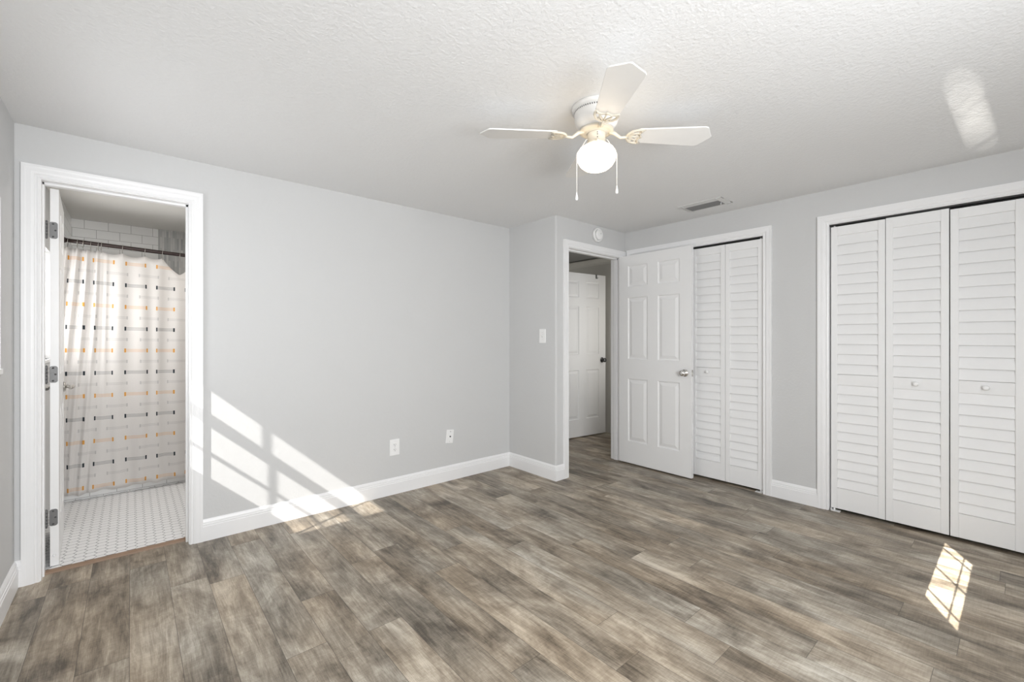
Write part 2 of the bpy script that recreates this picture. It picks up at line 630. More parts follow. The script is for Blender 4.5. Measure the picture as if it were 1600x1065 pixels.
# wall with the bathroom door
w = MB()
w.box(XL, YA, 0, BX0 - J, YA + T, H).box(BX1 + J, YA, 0, XC + T, YA + T, H).box(BX0 - J, YA, DTOP + J, BX1 + J, YA + T, H)
structure(w.build('wall_back', M['wall']), 'long light grey wall with the bathroom doorway', 'wall')
w = MB()
w.prism([(XC, YA), (XC, YC + 0.012), (XC + 0.0035, YC + 0.0035), (XC + 0.012, YC), (HX0 - J, YC), (HX0 - J, YC + T), (XC + T, YC + T), (XC + T, YA)], 0, H, lambda a, b, y: (a, b, y))
structure(w.build('wall_return', M['wall']), 'short light grey return wall carrying the light switch', 'wall')
w = MB()
w.box(HX1 + J, YC, 0, XB + T, YC + T, H).box(HX0 - J, YC, DTOP + J, HX1 + J, YC + T, H)
structure(w.build('wall_entry', M['wall']), 'grey wall around the open hall doorway', 'wall')
w = MB()
w.box(XB, K1[1] + J, 0, XB + T, YC, H).box(XB, K2[1] + J, 0, XB + T, K1[0] - J, H).box(XB, YR - 0.1, 0, XB + T, K2[0] - J, H)
w.box(XB, K1[0] - J, KTOP + J, XB + T, K1[1] + J, H).box(XB, K2[0] - J, KTOP + J, XB + T, K2[1] + J, H)
structure(w.build('wall_right', M['wall']), 'grey wall with the two louvered closets', 'wall')

# left outside wall with two windows and an added slot for the glints
W1 = (2.15, 2.958, 1.085, 1.86)
W2 = (3.86, 4.55, 1.09, 1.85)
W3 = (0.181, 0.307, 1.06, 1.66)
w = MB()
ys = [YR - 0.1, W3[0], W3[1], W1[0], W1[1], W2[0], W2[1], 5.5]
for i in range(0, 8, 2):
    w.box(XLO, ys[i], 0, XL, ys[i + 1], H)
for y0, y1, z0, z1 in (W1, W2, W3):
    w.box(XLO, y0, 0, XL, y1, z0).box(XLO, y0, z1, XL, y1, H)
structure(w.build('wall_left', M['wall']), 'light grey outside wall beside the bathroom doorway', 'wall')
# wall behind the viewer with a wide window
RW = (-0.32, 1.82, 0.76, 2.06)
w = MB()
w.box(XL, YR - 0.16, 0, RW[0], YR, H).box(RW[1], YR - 0.16, 0, XB, YR, H).box(RW[0], YR - 0.16, 0, RW[1], YR, RW[2]).box(RW[0], YR - 0.16, RW[3], RW[1], YR, H)
structure(w.build('wall_rear', M['wall']))
# closet insides, their unlit shade put into a near-black colour
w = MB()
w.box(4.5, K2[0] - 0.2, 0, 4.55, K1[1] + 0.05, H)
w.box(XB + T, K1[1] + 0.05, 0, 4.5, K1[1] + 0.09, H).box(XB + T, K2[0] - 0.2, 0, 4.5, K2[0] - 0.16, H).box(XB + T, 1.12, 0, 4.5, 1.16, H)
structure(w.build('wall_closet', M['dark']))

# eave over the left windows, plus added unseen slabs blocking the sun
structure(MB().box(-1.17, 1.9, H, XLO, 5.6, H + 0.06).box(-2.3, -2.4, H, XLO, 1.9, H + 0.06).box(XLO, -2.4, H, 4.2, YR - 0.2, H + 0.06).build('eave_sun_block', M['eave_block']))

# hall
w = MB()
w.box(2.80, 3.66, 0, 3.86, 3.74, H).box(2.80, YA + T, 0, 2.88, 3.66, H)
structure(w.build('wall_hall_back', M['hallpaint']))
structure(MB().box(4.72, YC + T, 0, 4.80, 5.1, H).build('wall_hall_right', M['hallpaint']), 'pale hall wall seen above the far panelled door', 'wall')
structure(MB().box(3.86, 5.0, 0, 4.8, 5.1, H).box(3.80, 3.74, 0, 3.86, 5.1, H).build('wall_hall_end', M['hallpaint']))
structure(MB().box(XB + T, YC, 0, 4.72, YC + T, H).build('wall_hall_front', M['hallpaint']))
structure(MB().box(2.8, 3.384, H, 4.8, 5.1, H + 0.08).box(2.906, YC + T, H - 0.012, 4.72, 3.66, H - 0.002).build('ceiling_hall', M['hallshade']), 'shadowed hall ceiling seen through the open doorway', 'ceiling')
cr = [(0, 0), (0.0, -0.075), (0.012, -0.075), (0.02, -0.055), (0.045, -0.03), (0.06, -0.012), (0.06, 0)]
structure(MB().prism([(4.72 - a, H - 0.012 + b) for a, b in cr], YC + T, 5.0, lambda a, b, y: (a, y, b)).build('trim_11', M['hallpaint']), 'cornice band along the hall wall above the far door', 'trim')

# bathroom
structure(MB().box(XL, YA + T, BZ, 1.25, BYB + 0.1, BZ + 0.06).build('ceiling_bathroom', M['bath_ceiling']), 'grey-white bathroom ceiling above the shower curtain', 'ceiling')
w = MB()
w.box(-0.39, BYB, 0, 0.195, BYB + 0.08, BZ).box(0.62, BYB, 0, 1.25, BYB + 0.08, BZ)
structure(w.build('wall_bathroom_back', M['subway_x']), 'white subway tiled shower wall above the curtain rod', 'wall')
structure(MB().box(0.195, BYB - 0.003, 0, 0.62, BYB + 0.08, BZ).build('wall_mosaic', M['mosaic']), 'upright strip of grey pencil mosaic tile on the shower wall', 'wall tile')
structure(MB().box(XL, 4.60, 0, -0.39, BYB + 0.08, BZ).build('wall_bathroom_left', M['subway_y']), 'white tiled side wall of the shower at the rod end', 'wall')
structure(MB().box(1.17, YA + T, 0, 1.25, BYB + 0.1, BZ).build('wall_bathroom_right', M['wall']))
# hexagon tile floor
w = MB()
s, g = 0.0293, 0.0014
dx, dy = 1.5 * s, math.sqrt(3) * s
for i in range(0, 40):
    cx = XL + i * dx
    if cx > 1.16:
        break
    for j in range(-2, 30):
        cy = 3.395 + (j + (0.5 if i % 2 else 0.0)) * dy
        if cy > TUBY - 0.004:
            break
        if cy - 0.02 < 3.352:
            if cy + 0.02 < 3.366:
                continue
        w.face([(cx + (s - g) * math.cos(k * PI / 3), max(3.362, min(TUBY, cy + (s - g) * math.sin(k * PI / 3))), 0.012) for k in range(6)])
fb = structure(w.build('floor_bathroom', M['hextile']), 'white hexagon tile bathroom floor with dark grout', 'floor')
structure(MB().box(XL, 3.352, -0.1, 1.17, 5.3, 0.0108).build('floor_bathroom_grout', M['grout'], fb))
structure(MB().prism([(3.330, 0), (3.332, 0.008), (3.337, 0.0122), (3.345, 0.0135), (3.361, 0.0138), (3.3615, 0.0)], BX0, BX1, lambda a, b, y: (y, a, b)).build('trim_1', M['threshold']), 'brown wood threshold strip under the bathroom doorway', 'threshold')

# ------------------------------------------------------------------ baseboards and casings
BASE = [(0.0, 0.0), (0.016, 0.0), (0.016, 0.088), (0.0135, 0.091), (0.0135, 0.101), (0.010, 0.104), (0.010, 0.113), (0.006, 0.124), (0.003, 0.130), (0.0, 0.130)]


def baseboard(name, path, label):
    """path in x-y with the room on its left side."""
    return structure(MB().sweep(path, BASE, lambda a, b, l: (a, b, l)).build(name, M['trim']), label, 'baseboard')


CW = 0.068
CAS = [(0.004, 0.0), (0.004, 0.010), (0.010, 0.0125), (0.016, 0.010), (0.020, 0.010), (0.024, 0.014), (0.034, 0.0165), (0.050, 0.0165), (0.056, 0.018), (CW, 0.018), (CW, 0.0)]


def casing(name, mp, s0, s1, top, label, prof=CAS):
    """A mitred casing round a doorway; (s, z) on the wall, mp(s, z, lift) -> point."""
    return structure(MB().sweep([(s0, 0.0), (s0, top), (s1, top), (s1, 0.0)], prof, mp).build(name, M['trim']), label, 'door casing')


back = lambda a, b, l: (a, YA - l, b)
casing('trim_2', back, BX0, BX1, DTOP, 'white fluted casing around the bathroom doorway')
entry = lambda a, b, l: (a, YC - l, b)
casing('trim_3', entry, HX0, HX1 - 0.008, DTOP, 'white casing around the open hall doorway', [(min(o, 0.066), l) for o, l in CAS])
clos = lambda a, b, l: (XB - l, -a, b)   # runs so that a grows towards the viewer's right
casing('trim_4', clos, -K1[1], -K1[0], KTOP, 'white casing around the closet behind the open door')
casing('trim_5', clos, -K2[1], -K2[0], KTOP, 'white casing around the wide three panel closet')

baseboard('baseboard_left', [(BX0 - CW, YA), (XL, YA), (XL, YR)], 'white baseboard along the outside wall by the bathroom door')
baseboard('baseboard_back', [(HX0 - 0.066, YC), (XC, YC), (XC, YA), (BX1 + CW, YA)], 'tall white baseboard along the long wall and return')
baseboard('baseboard_right', [(XB, K2[1] + CW), (XB, K1[0] - CW)], 'short white baseboard between the two closets')
baseboard('baseboard_rear', [(XL, YR), (XB, YR)], 'white baseboard under the wide window')


def lining(name, boxes, label):
    m_ = MB()
    for b in boxes:
        m_.box(*b)
    return structure(m_.build(name, M['trim']), label, 'door frame')


lining('trim_6', [(BX0 - J, YA - 0.002, 0, BX0, YA + T + 0.004, DTOP), (BX1, YA - 0.002, 0, BX1 + J, YA + T + 0.004, DTOP), (BX0 - J, YA - 0.002, DTOP, BX1 + J, YA + T + 0.004, DTOP + J),
                  (BX1 - 0.011, YA + 0.045, 0, BX1, YA + 0.082, DTOP), (BX0, YA + 0.045, 0, BX0 + 0.006, YA + 0.082, DTOP), (BX0, YA + 0.045, DTOP - 0.011, BX1, YA + 0.082, DTOP)],
       'white jamb and stop lining the bathroom doorway')
lining('trim_7', [(HX0 - J, YC - 0.002, 0, HX0, YC + T + 0.002, DTOP), (HX1, YC - 0.002, 0, HX1 + J, YC + T + 0.002, DTOP), (HX0 - J, YC - 0.002, DTOP, HX1 + J, YC + T + 0.002, DTOP + J),
                  (HX1 - 0.011, YC + 0.045, 0, HX1, YC + 0.085, DTOP), (HX0, YC + 0.045, 0, HX0 + 0.011, YC + 0.085, DTOP), (HX0, YC + 0.045, DTOP - 0.011, HX1, YC + 0.085, DTOP)],
       'white jamb and stop lining the hall doorway')
hallside = lambda a, b, l: (-a, YC + T + l, b)
casing('trim_8', hallside, -HX1, -HX0, DTOP, 'white casing on the hall face of the doorway')
for nm, (a, b), lb in (('trim_9', K1, 'white lining inside the closet opening behind the door'), ('trim_10', K2, 'white lining inside the wide closet opening')):
    lining(nm, [(XB - 0.002, a - J, 0, XB + T, a, KTOP), (XB - 0.002, b, 0, XB + T, b + J, KTOP), (XB - 0.002, a - J, KTOP, XB + T, b + J, KTOP + J)], lb)


# ------------------------------------------------------------------ panelled doors
def panel_face(m_, w_, z_top, z_bot, xs, zs, y, sgn):
    """One face of a six panel door at depth y; sgn -1 faces -y."""
    xe = [0.0] + [v for p in xs for v in p] + [w_]
    ze = [z_bot] + [v for p in zs for v in p] + [z_top]
    for i in range(len(xe) - 1):
        for j in range(len(ze) - 1):
            x0, x1, z0, z1 = xe[i], xe[i + 1], ze[j], ze[j + 1]
            if i % 2 == 1 and j % 2 == 1:
                loops = []
                for ins, dep in ((0, 0), (0.006, 0.007), (0.015, 0.0085), (0.042, 0.0015), (0.044, 0.001)):
                    yy = y - sgn * dep
                    loops.append([(x0 + ins, yy, z0 + ins), (x1 - ins, yy, z0 + ins), (x1 - ins, yy, z1 - ins), (x0 + ins, yy, z1 - ins)])
                for a, b in zip(loops, loops[1:]):
                    for k in range(4):
                        l = (k + 1) % 4
                        m_.face([a[k], a[l], b[l], b[k]])
                m_.face(loops[-1])
            else:
                m_.face([(x0, y, z0), (x1, y, z0), (x1, y, z1), (x0, y, z1)])


def panel_door(name, w_, z0, z1, xs, zs, t_=0.035):
    m_ = MB()
    panel_face(m_, w_, z1, z0, xs, zs, 0.0, -1)
    panel_face(m_, w_, z1, z0, xs, zs, t_, 1)
    m_.face([(0, 0, z0), (0, t_, z0), (0, t_, z1), (0, 0, z1)])
    m_.face([(w_, 0, z0), (w_, t_, z0), (w_, t_, z1), (w_, 0, z1)])
    m_.face([(0, 0, z0), (w_, 0, z0), (w_, t_, z0), (0, t_, z0)])
    m_.face([(0, 0, z1), (w_, 0, z1), (w_, t_, z1), (0, t_, z1)])
    bmesh.ops.remove_doubles(m_.bm, verts=m_.bm.verts, dist=1e-5)
    return m_


def knob_profile():
    return [(0.0, 0.0), (0.032, 0.0), (0.033, 0.003), (0.028, 0.007), (0.014, 0.010), (0.011, 0.016), (0.011, 0.028), (0.016, 0.033), (0.025, 0.039), (0.0275, 0.048), (0.026, 0.056), (0.020, 0.061), (0.010, 0.063), (0, 0.0635)]


def knob(parent, x, z, y, sgn, mat, name='knob'):
    mt = Matrix.Translation((x, y, z)) @ Matrix.Rotation(PI / 2 if sgn < 0 else -PI / 2, 4, 'X')
    return MB().lathe(knob_profile(), 28, mt).build(name, mat, parent)


def hinge(parent, x, y, z, leaf_w, leaf_dir, knuckle, mat=None):
    """Leaf lying on a door edge (in the plane x = const of the door) with its barrel."""
    m_ = MB()
    hh = 0.0445
    m_.prism(rrect(0.0, -hh, leaf_w, hh, 0.011), -0.0012, 0.0006, lambda a, b, q: (x + q, y + leaf_dir * a, z + b))
    h = m_.build('hinge', mat or M['hinge'], parent)
    k_ = MB()
    for i in range(5):
        a, b = z - hh + i * 0.0178 + 0.0006, z - hh + (i + 1) * 0.0178 - 0.0006
        k_.lathe([(0.0058, a), (0.0058, b)], 14, Matrix.Translation((knuckle[0], knuckle[1], 0)))
    k_.lathe([(0.0, z + hh + 0.006), (0.004, z + hh + 0.004), (0.0045, z + hh), (0.0045, z - hh), (0.004, z - hh - 0.004), (0, z - hh - 0.006)], 12, Matrix.Translation((knuckle[0], knuckle[1], 0)))
    k_.build('barrel', M['hinge'], h)
    q_ = MB()
    for dz in (-0.034, 0.0, 0.034):
        dw = leaf_w * (0.72 if dz == 0 else 0.45)
        q_.lathe([(0.0045, 0.0), (0.0042, 0.0012), (0.0, 0.0012)], 12, Matrix.Translation((x - 0.001, y + leaf_dir * dw, z + dz)) @ Matrix.Rotation(-PI / 2, 4, 'Y'))
    q_.build('screw', M['screw'], h)
    return h


PZ = [(0.227, 0.839), (1.031, 1.632), (1.740, 1.944)]

# bathroom door, opened into the bathroom, seen along its hinge edge
d1 = empty('door_1', (-0.294, 3.392, 0), math.radians(90 + 2.8))
structure(d1, 'white bathroom door swung inward showing its three dark hinges', 'door')
PX1 = [(0.10, 0.255), (0.345, 0.50)]
# local x runs from the hinge edge into the bathroom, local -y faces the doorway opening (+x in the room)
panel_door('slab', 0.60, 0.016, 2.032, PX1, PZ, 0.033).build('slab', M['door'], d1)
for z in (1.81, 1.04, 0.275):
    hinge(d1, -0.0006, 0.036, z, 0.032, -1, (-0.006, 0.046))
for sgn, y in ((-1, 0.0), (1, 0.033)):
    b = MB()
    mt = Matrix.Translation((0.54, y, 0.93)) @ Matrix.Rotation(PI / 2 if sgn < 0 else -PI / 2, 4, 'X')
    b.lathe([(0, 0), (0.031, 0), (0.032, 0.004), (0.026, 0.009), (0.012, 0.012), (0.0095, 0.018), (0.0095, 0.026), (0.012, 0.030), (0.012, 0.034), (0, 0.034)], 24, mt)
    lv = b.build('lever_handle', M['nickel'], d1)
    yy = y + sgn * 0.040
    MB().tube([(0.545, yy, 0.93), (0.52, yy, 0.931), (0.48, yy, 0.931), (0.44, yy - sgn * 0.004, 0.929), (0.425, yy - sgn * 0.008, 0.928)], [0.0125, 0.013, 0.0115, 0.010, 0.008], 14).build('lever', M['nickel'], lv)
MB().lathe([(0, 0), (0.007, 0), (0.006, 0.004), (0, 0.005)], 12, Matrix.Translation((0.0, 0.018, 0.07)) @ Matrix.Rotation(-PI / 2, 4, 'Y')).build('edge_bumper', M['trim'], d1)

# six panel door open against the closets; local x from hinge edge to latch edge, local -y faces the room
d2 = empty('door_2', (3.704, 2.650, 0), math.radians(-90 - 0.75))
structure(d2, 'white six panel door standing open in front of the closet', 'door')
PX = [(0.108, 0.326), (0.434, 0.652)]
panel_door('slab', 0.762, 0.012, 2.044, PX, PZ).build('slab', M['door'], d2)
knob(d2, 0.702, 0.928, 0.0, -1, M['chrome'])
kb = knob(d2, 0.702, 0.928, 0.035, 1, M['chrome'])
kb.scale = (1, 0.6, 1)
kb.location = (0, 0.014, 0)
lt = MB().prism(rrect(0.006, 0.900, 0.029, 0.957, 0.004), -0.001, 0.0012, lambda a, b, q: (0.762 + q, a, b)).build('latch_plate', M['nickel'], d2)
MB().prism([(0.010, 0.762), (0.025, 0.762), (0.025, 0.766), (0.014, 0.773), (0.010, 0.773)], 0.919, 0.938, lambda a, b, y: (b, a, y)).build('latch_bolt', M['chrome'], lt)
for z in (1.806, 1.03, 0.225):
    hinge(d2, 0.0, 0.036, z, 0.030, -1, (-0.006, 0.040))

# far panelled door across the hall
d3 = empty('door_3', (3.865, 3.640, 0), math.radians(-6.5))
structure(d3, 'white panelled door across the hall with dark knob', 'door')
panel_door('slab', 0.81, 0.014, 2.044, [(0.12, 0.345), (0.465, 0.69)], PZ).build('slab', M['door'], d3)
knob(d3, 0.745, 0.955, 0.0, -1, plain('dark_knob', (0.10, 0.10, 0.10), 0.3, 0.7))
hk = MB()
hk.box(0.63, -0.004, 1.995, 0.655, 0.0, 2.049).box(0.63, -0.004, 2.045, 0.655, 0.039, 2.049).box(0.63, 0.036, 2.0, 0.655, 0.040, 2.049)
hk.tube([(0.6425, -0.004, 2.0), (0.6425, -0.02, 1.995), (0.6425, -0.03, 2.01)], 0.003)
hk.build('over_door_hook', M['hinge'], d3)


# ------------------------------------------------------------------ louvered bifold closet doors
SLATS = [1.964 - 0.0705 * i for i in range(15)], [0.902 - 0.0667 * i for i in range(12)]


def bifold_panel(parent, x0, w_, z0=0.021, z1=2.029, with_knob=False, pivot=None):
    """One louvered leaf; local x along the opening, local -y faces the room."""
    t_ = 0.028
    st = 0.037
    m_ = MB()
    x1 = x0 + w_
    m_.box(x0, 0, z0, x0 + st, t_, z1).box(x1 - st, 0, z0, x1, t_, z1)
    m_.box(x0 + st, 0.002, SLATS[0][0], x1 - st, t_ - 0.002, z1)
    m_.box(x0 + st, 0.002, z0, x1 - st, t_ - 0.002, SLATS[1][-1])
    m_.box(x0 + st, 0.003, SLATS[1][0], x1 - st, t_ - 0.002, SLATS[0][-1])
    fr = m_.build('leaf_frame', M['louver'], parent, bevel=0.0015, seg=2)
    s_ = MB()
    for rows in SLATS:
        for zt, zb in zip(rows, rows[1:]):
            a, b = x0 + st - 0.001, x1 - st + 0.001
            # overlapping tilted slat: recessed at its top, proud at its bottom
            pr = [(0.0165, zt + 0.006), (0.0015, zb + 0.0045), (0.0015, zb + 0.0025), (0.0045, zb + 0.0016), (0.0215, zt + 0.002)]
            s_.prism(pr, a, b, lambda p, q, y: (y, p, q))
    s_.build('louver_slats', M['louver'], fr)
    s2 = MB().box(x0 + st, 0.0235, SLATS[1][-1], x1 - st, 0.0265, SLATS[0][0])
    s2.build('louver_backing', M['louver'], fr)
    if with_knob:
        mt = Matrix.Translation(((x0 + x1) / 2, 0.003, 0.942)) @ Matrix.Rotation(PI / 2, 4, 'X')
        MB().lathe([(0, 0), (0.0095, 0), (0.009, 0.004), (0.007, 0.009), (0.009, 0.013), (0.0145, 0.018), (0.0155, 0.023), (0.013, 0.027), (0.006, 0.029), (0, 0.029)], 24, mt).build('knob', M['plastic'], fr)
    if pivot is not None:
        px = x0 + 0.018 if pivot < 0 else x1 - 0.018
        q_ = MB()
        e = 1 if pivot < 0 else -1
        q_.box(px - 0.018 * e, -0.014, 0.0, px + 0.036 * e, 0.024, 0.004).box(px - 0.018 * e, -0.014, 0.0, px - 0.015 * e, 0.024, 0.020)
        q_.lathe([(0.006, 0.0), (0.006, 0.024)], 12, Matrix.Translation((px, 0.012, 0)))
        q_.build('pivot_bracket', M['plastic'], fr)
        p_ = MB().lathe([(0.005, z1 - 0.004), (0.005, KTOP - 0.001)], 12, Matrix.Translation((px, 0.013, 0)))
        p_.build('pivot_pin', M['plastic'], fr)
    return fr


def bifold_pair(name, y_start, leaf, label, knob_leaf, pivot_leaf, z1s=(2.029, 2.029), skew=(0.0, 0.0)):
    """Two hinged leaves; y_start is the edge nearest the far end of the wall, leaves run towards the viewer."""
    r_ = empty(name, (XB + 0.012, y_start, 0), -PI / 2)
    structure(r_, label, 'door')
    for i in range(2):
        f = bifold_panel(r_, 0.0015 + i * leaf, leaf - 0.003, z1=z1s[i], with_knob=(i == knob_leaf), pivot=((-1 if i == 0 else 1) if i == pivot_leaf else None))
    h_ = MB()
    for z in (0.3, 1.02, 1.75):
        h_.lathe([(0.004, z - 0.025), (0.004, z + 0.025)], 10, Matrix.Translation((leaf, 0.031, 0)))
    h_.build('leaf_hinge', M['hinge'], r_)
    return r_


L1 = (K1[1] - K1[0] - 0.010) / 4
bifold_pair('door_4', K1[1] - 0.006, L1, 'louvered bifold pair mostly hidden behind the open panelled door', 1, 0)
bifold_pair('door_5', K1[1] - 0.0075 - 2 * L1, L1, 'louvered bifold pair beside the open panelled door', 0, 1)
L2 = (K2[1] - K2[0] - 0.010) / 4
bifold_pair('door_6', K2[1] - 0.007, L2, 'louvered bifold pair of the wide closet touching its far casing', 1, 0, (2.030, 2.034))
bifold_pair('door_7', K2[1] - 0.0090 - 2 * L2, L2, 'louvered bifold pair of the wide closet farther from its casing corner', 0, 1, (2.024, 2.020))
for nm, (a, b), lb in (('closet_track', K1, 'dark metal track over the closet doors behind the open door'), ('closet_track.001', K2, 'dark metal track over the wide closet doors')):
    t_ = MB().box(XB + 0.010, a + 0.001, KTOP - 0.010, XB + 0.040, b - 0.001, KTOP - 0.0005).build(nm, M['track'])
    tag(t_, lb, 'track', 'closet tracks')


# ------------------------------------------------------------------ windows on the outside walls, and the added glint mask
def sash(m_, mp, a0, a1, z0, z1, rail, bars_a=(), bars_z=(), d=0.03, bar=0.02):
    bx = lambda p0, q0, p1, q1: m_.bm and _map_box(m_, mp, p0, q0, p1, q1, d)
    bx(a0, z0, a0 + rail, z1)
    bx(a1 - rail, z0, a1, z1)
    bx(a0 + rail, z0, a1 - rail, z0 + rail)
    bx(a0 + rail, z1 - rail, a1 - rail, z1)
    for a in bars_a:
        _map_box(m_, mp, a - bar / 2, z0 + rail, a + bar / 2, z1 - rail, d * 0.6)
    for z in bars_z:
        _map_box(m_, mp, a0 + rail, z - bar * 0.4, a1 - rail, z + bar * 0.4, d * 0.6)


def _map_box(m_, mp, a0, z0, a1, z1, d):
    m_.prism([(a0, z0), (a1, z0), (a1, z1), (a0, z1)], -d / 2, d / 2, lambda a, b, q: mp(a, b, q))


XW = -0.52
leftwin = lambda a, b, q: (XW + q, a, b)
w1 = empty('window_1', (0, 0, 0))
structure(w1, 'double hung window with slim bars beside the bathroom door', 'window')
m_ = MB()
sash(m_, leftwin, W1[0], W1[1], W1[2] - 0.02, 1.56, 0.028, (2.455, 2.752), (1.324,), 0.03, 0.017)
m_.build('lower_sash', M['trim'], w1)
m_ = MB()
sash(m_, lambda a, b, q: (XW - 0.035 + q, a, b), W1[0], W1[1], 1.532, W1[3], 0.028, (2.455, 2.752), (1.76,), 0.03, 0.019)
m_.build('upper_sash', M['trim'], w1)
MB().box(XW - 0.002, W1[0], W1[2], XW + 0.002, W1[1], 1.54).box(XW - 0.037, W1[0], 1.52, XW - 0.033, W1[1], W1[3]).build('pane', M['glass'], w1)
MB().box(XW, W1[0], W1[2] - 0.022, XL, W1[1], W1[2]).box(XL, W1[0] - 0.03, W1[2] - 0.010, XL + 0.006, 2.974, W1[2] + 0.012).build('window_stool', M['trim'], w1)

w2 = empty('window_2', (0, 0, 0))
structure(w2, 'bright bathroom window glimpsed past the hinge side of the door', 'window')
m_ = MB()
sash(m_, leftwin, W2[0], W2[1], W2[2], W2[3], 0.035, (), (1.47,), 0.03, 0.05)
m_.build('window_frame', M['trim'], w2)
m_ = MB()
m_.face([(XW, W2[0], W2[2]), (XW, W2[1], W2[2]), (XW, W2[1], W2[3]), (XW, W2[0], W2[3])])
m_.build('pane', M['frosted'], w2)
MB().box(XW, W2[0], W2[2] - 0.02, XL + 0.015, W2[1], W2[2]).build('window_stool', M['trim'], w2)

# added unseen slot and angled sash, shaped to cut the glint beams
w3 = empty('glint_mask', (0, 0, 0))
structure(w3)
ca, sa = math.cos(math.radians(27)), math.sin(math.radians(27))
mask_mp = lambda a, b, q: (-0.917 + a * ca - q * sa, 0.178 + a * sa + q * ca, b)
m_ = MB()
sash(m_, mask_mp, 0.0, 0.292, 1.328, 1.643, 0.006, (0.085,), (1.369, 1.483, 1.599), 0.008, 0.0065)
m_.prism([(-0.02, 1.637), (0.312, 1.637), (0.312, 1.86), (-0.02, 1.86)], -0.004, 0.004, mask_mp)  # solid panels added to block stray light above and below
m_.prism([(-0.02, 1.06), (0.312, 1.06), (0.312, 1.334), (-0.02, 1.334)], -0.004, 0.004, mask_mp)
m_.build('mask_sash', M['trim'], w3)
MB().prism([(0.0, 1.328), (0.292, 1.328), (0.292, 1.643), (0.0, 1.643)], -0.001, 0.001, mask_mp).build('pane', M['glass'], w3)
m_ = MB()
m_.box(XL, W3[0] - 0.05, W3[2] - 0.05, XL + 0.015, W3[0], W3[3] + 0.05).box(XL, W3[1], W3[2] - 0.05, XL + 0.015, W3[1] + 0.05, W3[3] + 0.05)
m_.box(XL, W3[0], W3[3], XL + 0.015, W3[1], W3[3] + 0.05).box(XL, W3[0], W3[2] - 0.05, XL + 0.015, W3[1], W3[2])
m_.build('slot_casing', M['trim'], w3)

w4 = empty('window_4', (0, 0, 0))
structure(w4)
m_ = MB()
rear = lambda a, b, q: (a, YR - 0.10 + q, b)
for a0, a1 in ((RW[0], 0.75), (0.75, RW[1])):
    sash(m_, rear, a0, a1, RW[2], RW[3], 0.05, (), (1.43,), 0.04, 0.05)
m_.build('window_frame', M['trim'], w4)
MB().box(RW[0], YR - 0.102, RW[2], RW[1], YR - 0.098, RW[3]).build('pane', M['glass'], w4)
MB().box(RW[0] - 0.04, YR - 0.06, RW[2] - 0.022, RW[1] + 0.04, YR + 0.04, RW[2]).build('window_stool', M['trim'], w4)

# ------------------------------------------------------------------ ceiling fan
FC = Vector((1.633, 1.293, 0))
fan = empty('ceiling_fan', (FC.x, FC.y, H), -0.712172 + 0.03)   # local x = viewer's right, local y = away from the viewer
tag(fan, 'white four blade ceiling fan with lit round globe and two pull chains', 'ceiling fan')
m_ = MB()
m_.lathe([(0, 0), (0.112, 0), (0.1125, -0.004), (0.112, -0.020), (0.102, -0.022), (0.102, -0.032), (0.100, -0.036), (0.1005, -0.058), (0.097, -0.072), (0.088, -0.088), (0.076, -0.098), (0.068, -0.104), (0, -0.104)], 48)
mh = m_.build('motor_housing', M['fan'], fan)
m_ = MB()
for i in range(64):
    a = 2 * PI * i / 64
    mt = Matrix.Rotation(a, 4, 'Z')
    c_ = [mt @ Vector((0.1022, s_ * 0.0021, z)) for s_, z in ((-1, -0.0305), (1, -0.0305), (1, -0.0235), (-1, -0.0235))]
    m_.face(c_)
m_.build('cooling_slots', M['slot'], mh)
m_ = MB()
m_.lathe([(0, -0.104), (0.078, -0.104), (0.079, -0.108), (0.077, -0.113), (0.060, -0.115), (0.046, -0.116), (0.046, -0.121), (0, -0.121)], 40)
m_.build('blade_hub', M['fanmetal'], fan)
m_ = MB()
m_.lathe([(0, -0.121), (0.044, -0.121), (0.041, -0.124), (0.041, -0.160), (0.045, -0.164), (0.047, -0.170), (0.047, -0.177), (0, -0.177)], 36)
sh = m_.build('switch_housing', M['fanmetal'], fan)
m_ = MB()
for dz in (-0.130, -0.139, -0.152):
    m_.lathe([(0, 0.0), (0.0022, 0.0), (0.0022, 0.002), (0, 0.002)], 10, Matrix.Translation((-0.004, -0.0408, dz)) @ Matrix.Rotation(PI / 2, 4, 'X'))
m_.build('screw', M['screw'], sh)
m_ = MB()
for a in (0.4, 2.5, 4.6):
    mt = Matrix.Translation((0.046 * math.cos(a), 0.046 * math.sin(a), -0.170)) @ Matrix.Rotation(a, 4, 'Z') @ Matrix.Rotation(PI / 2, 4, 'Y')
    m_ = MB()
    m_.lathe([(0, 0), (0.003, 0), (0.003, 0.006), (0.005, 0.006), (0.005, 0.012), (0, 0.012)], 10, mt)
    m_.build('thumb_screw', M['fanmetal'], sh)
m_ = MB()
m_.lathe([(0.040, -0.166), (0.043, -0.174), (0.060, -0.181), (0.078, -0.193), (0.088, -0.209), (0.090, -0.226), (0.086, -0.246), (0.074, -0.266), (0.056, -0.281), (0.034, -0.290), (0.016, -0.294), (0.010, -0.298), (0.0, -0.300)], 48)
m_.build('glass_globe', M['globe'], fan)

ZB = -0.125
PITCH = math.radians(9)


def blade_outline():
    r0, r1 = 0.185, 0.540
    w0, w1 = 0.050, 0.072
    pts = [(r0, -w0 + 0.006), (r0 + 0.006, -w0)]
    pts += [(r1 - 0.062, -w1), (r1 - 0.049, -w1 + 0.002), (r1 - 0.041, -w1 + 0.007), (r1 - 0.036, -w1 + 0.015), (r1 - 0.008, -0.014), (r1 - 0.002, -0.006)]
    pts += [(a, -b) for a, b in reversed(pts)]
    return pts


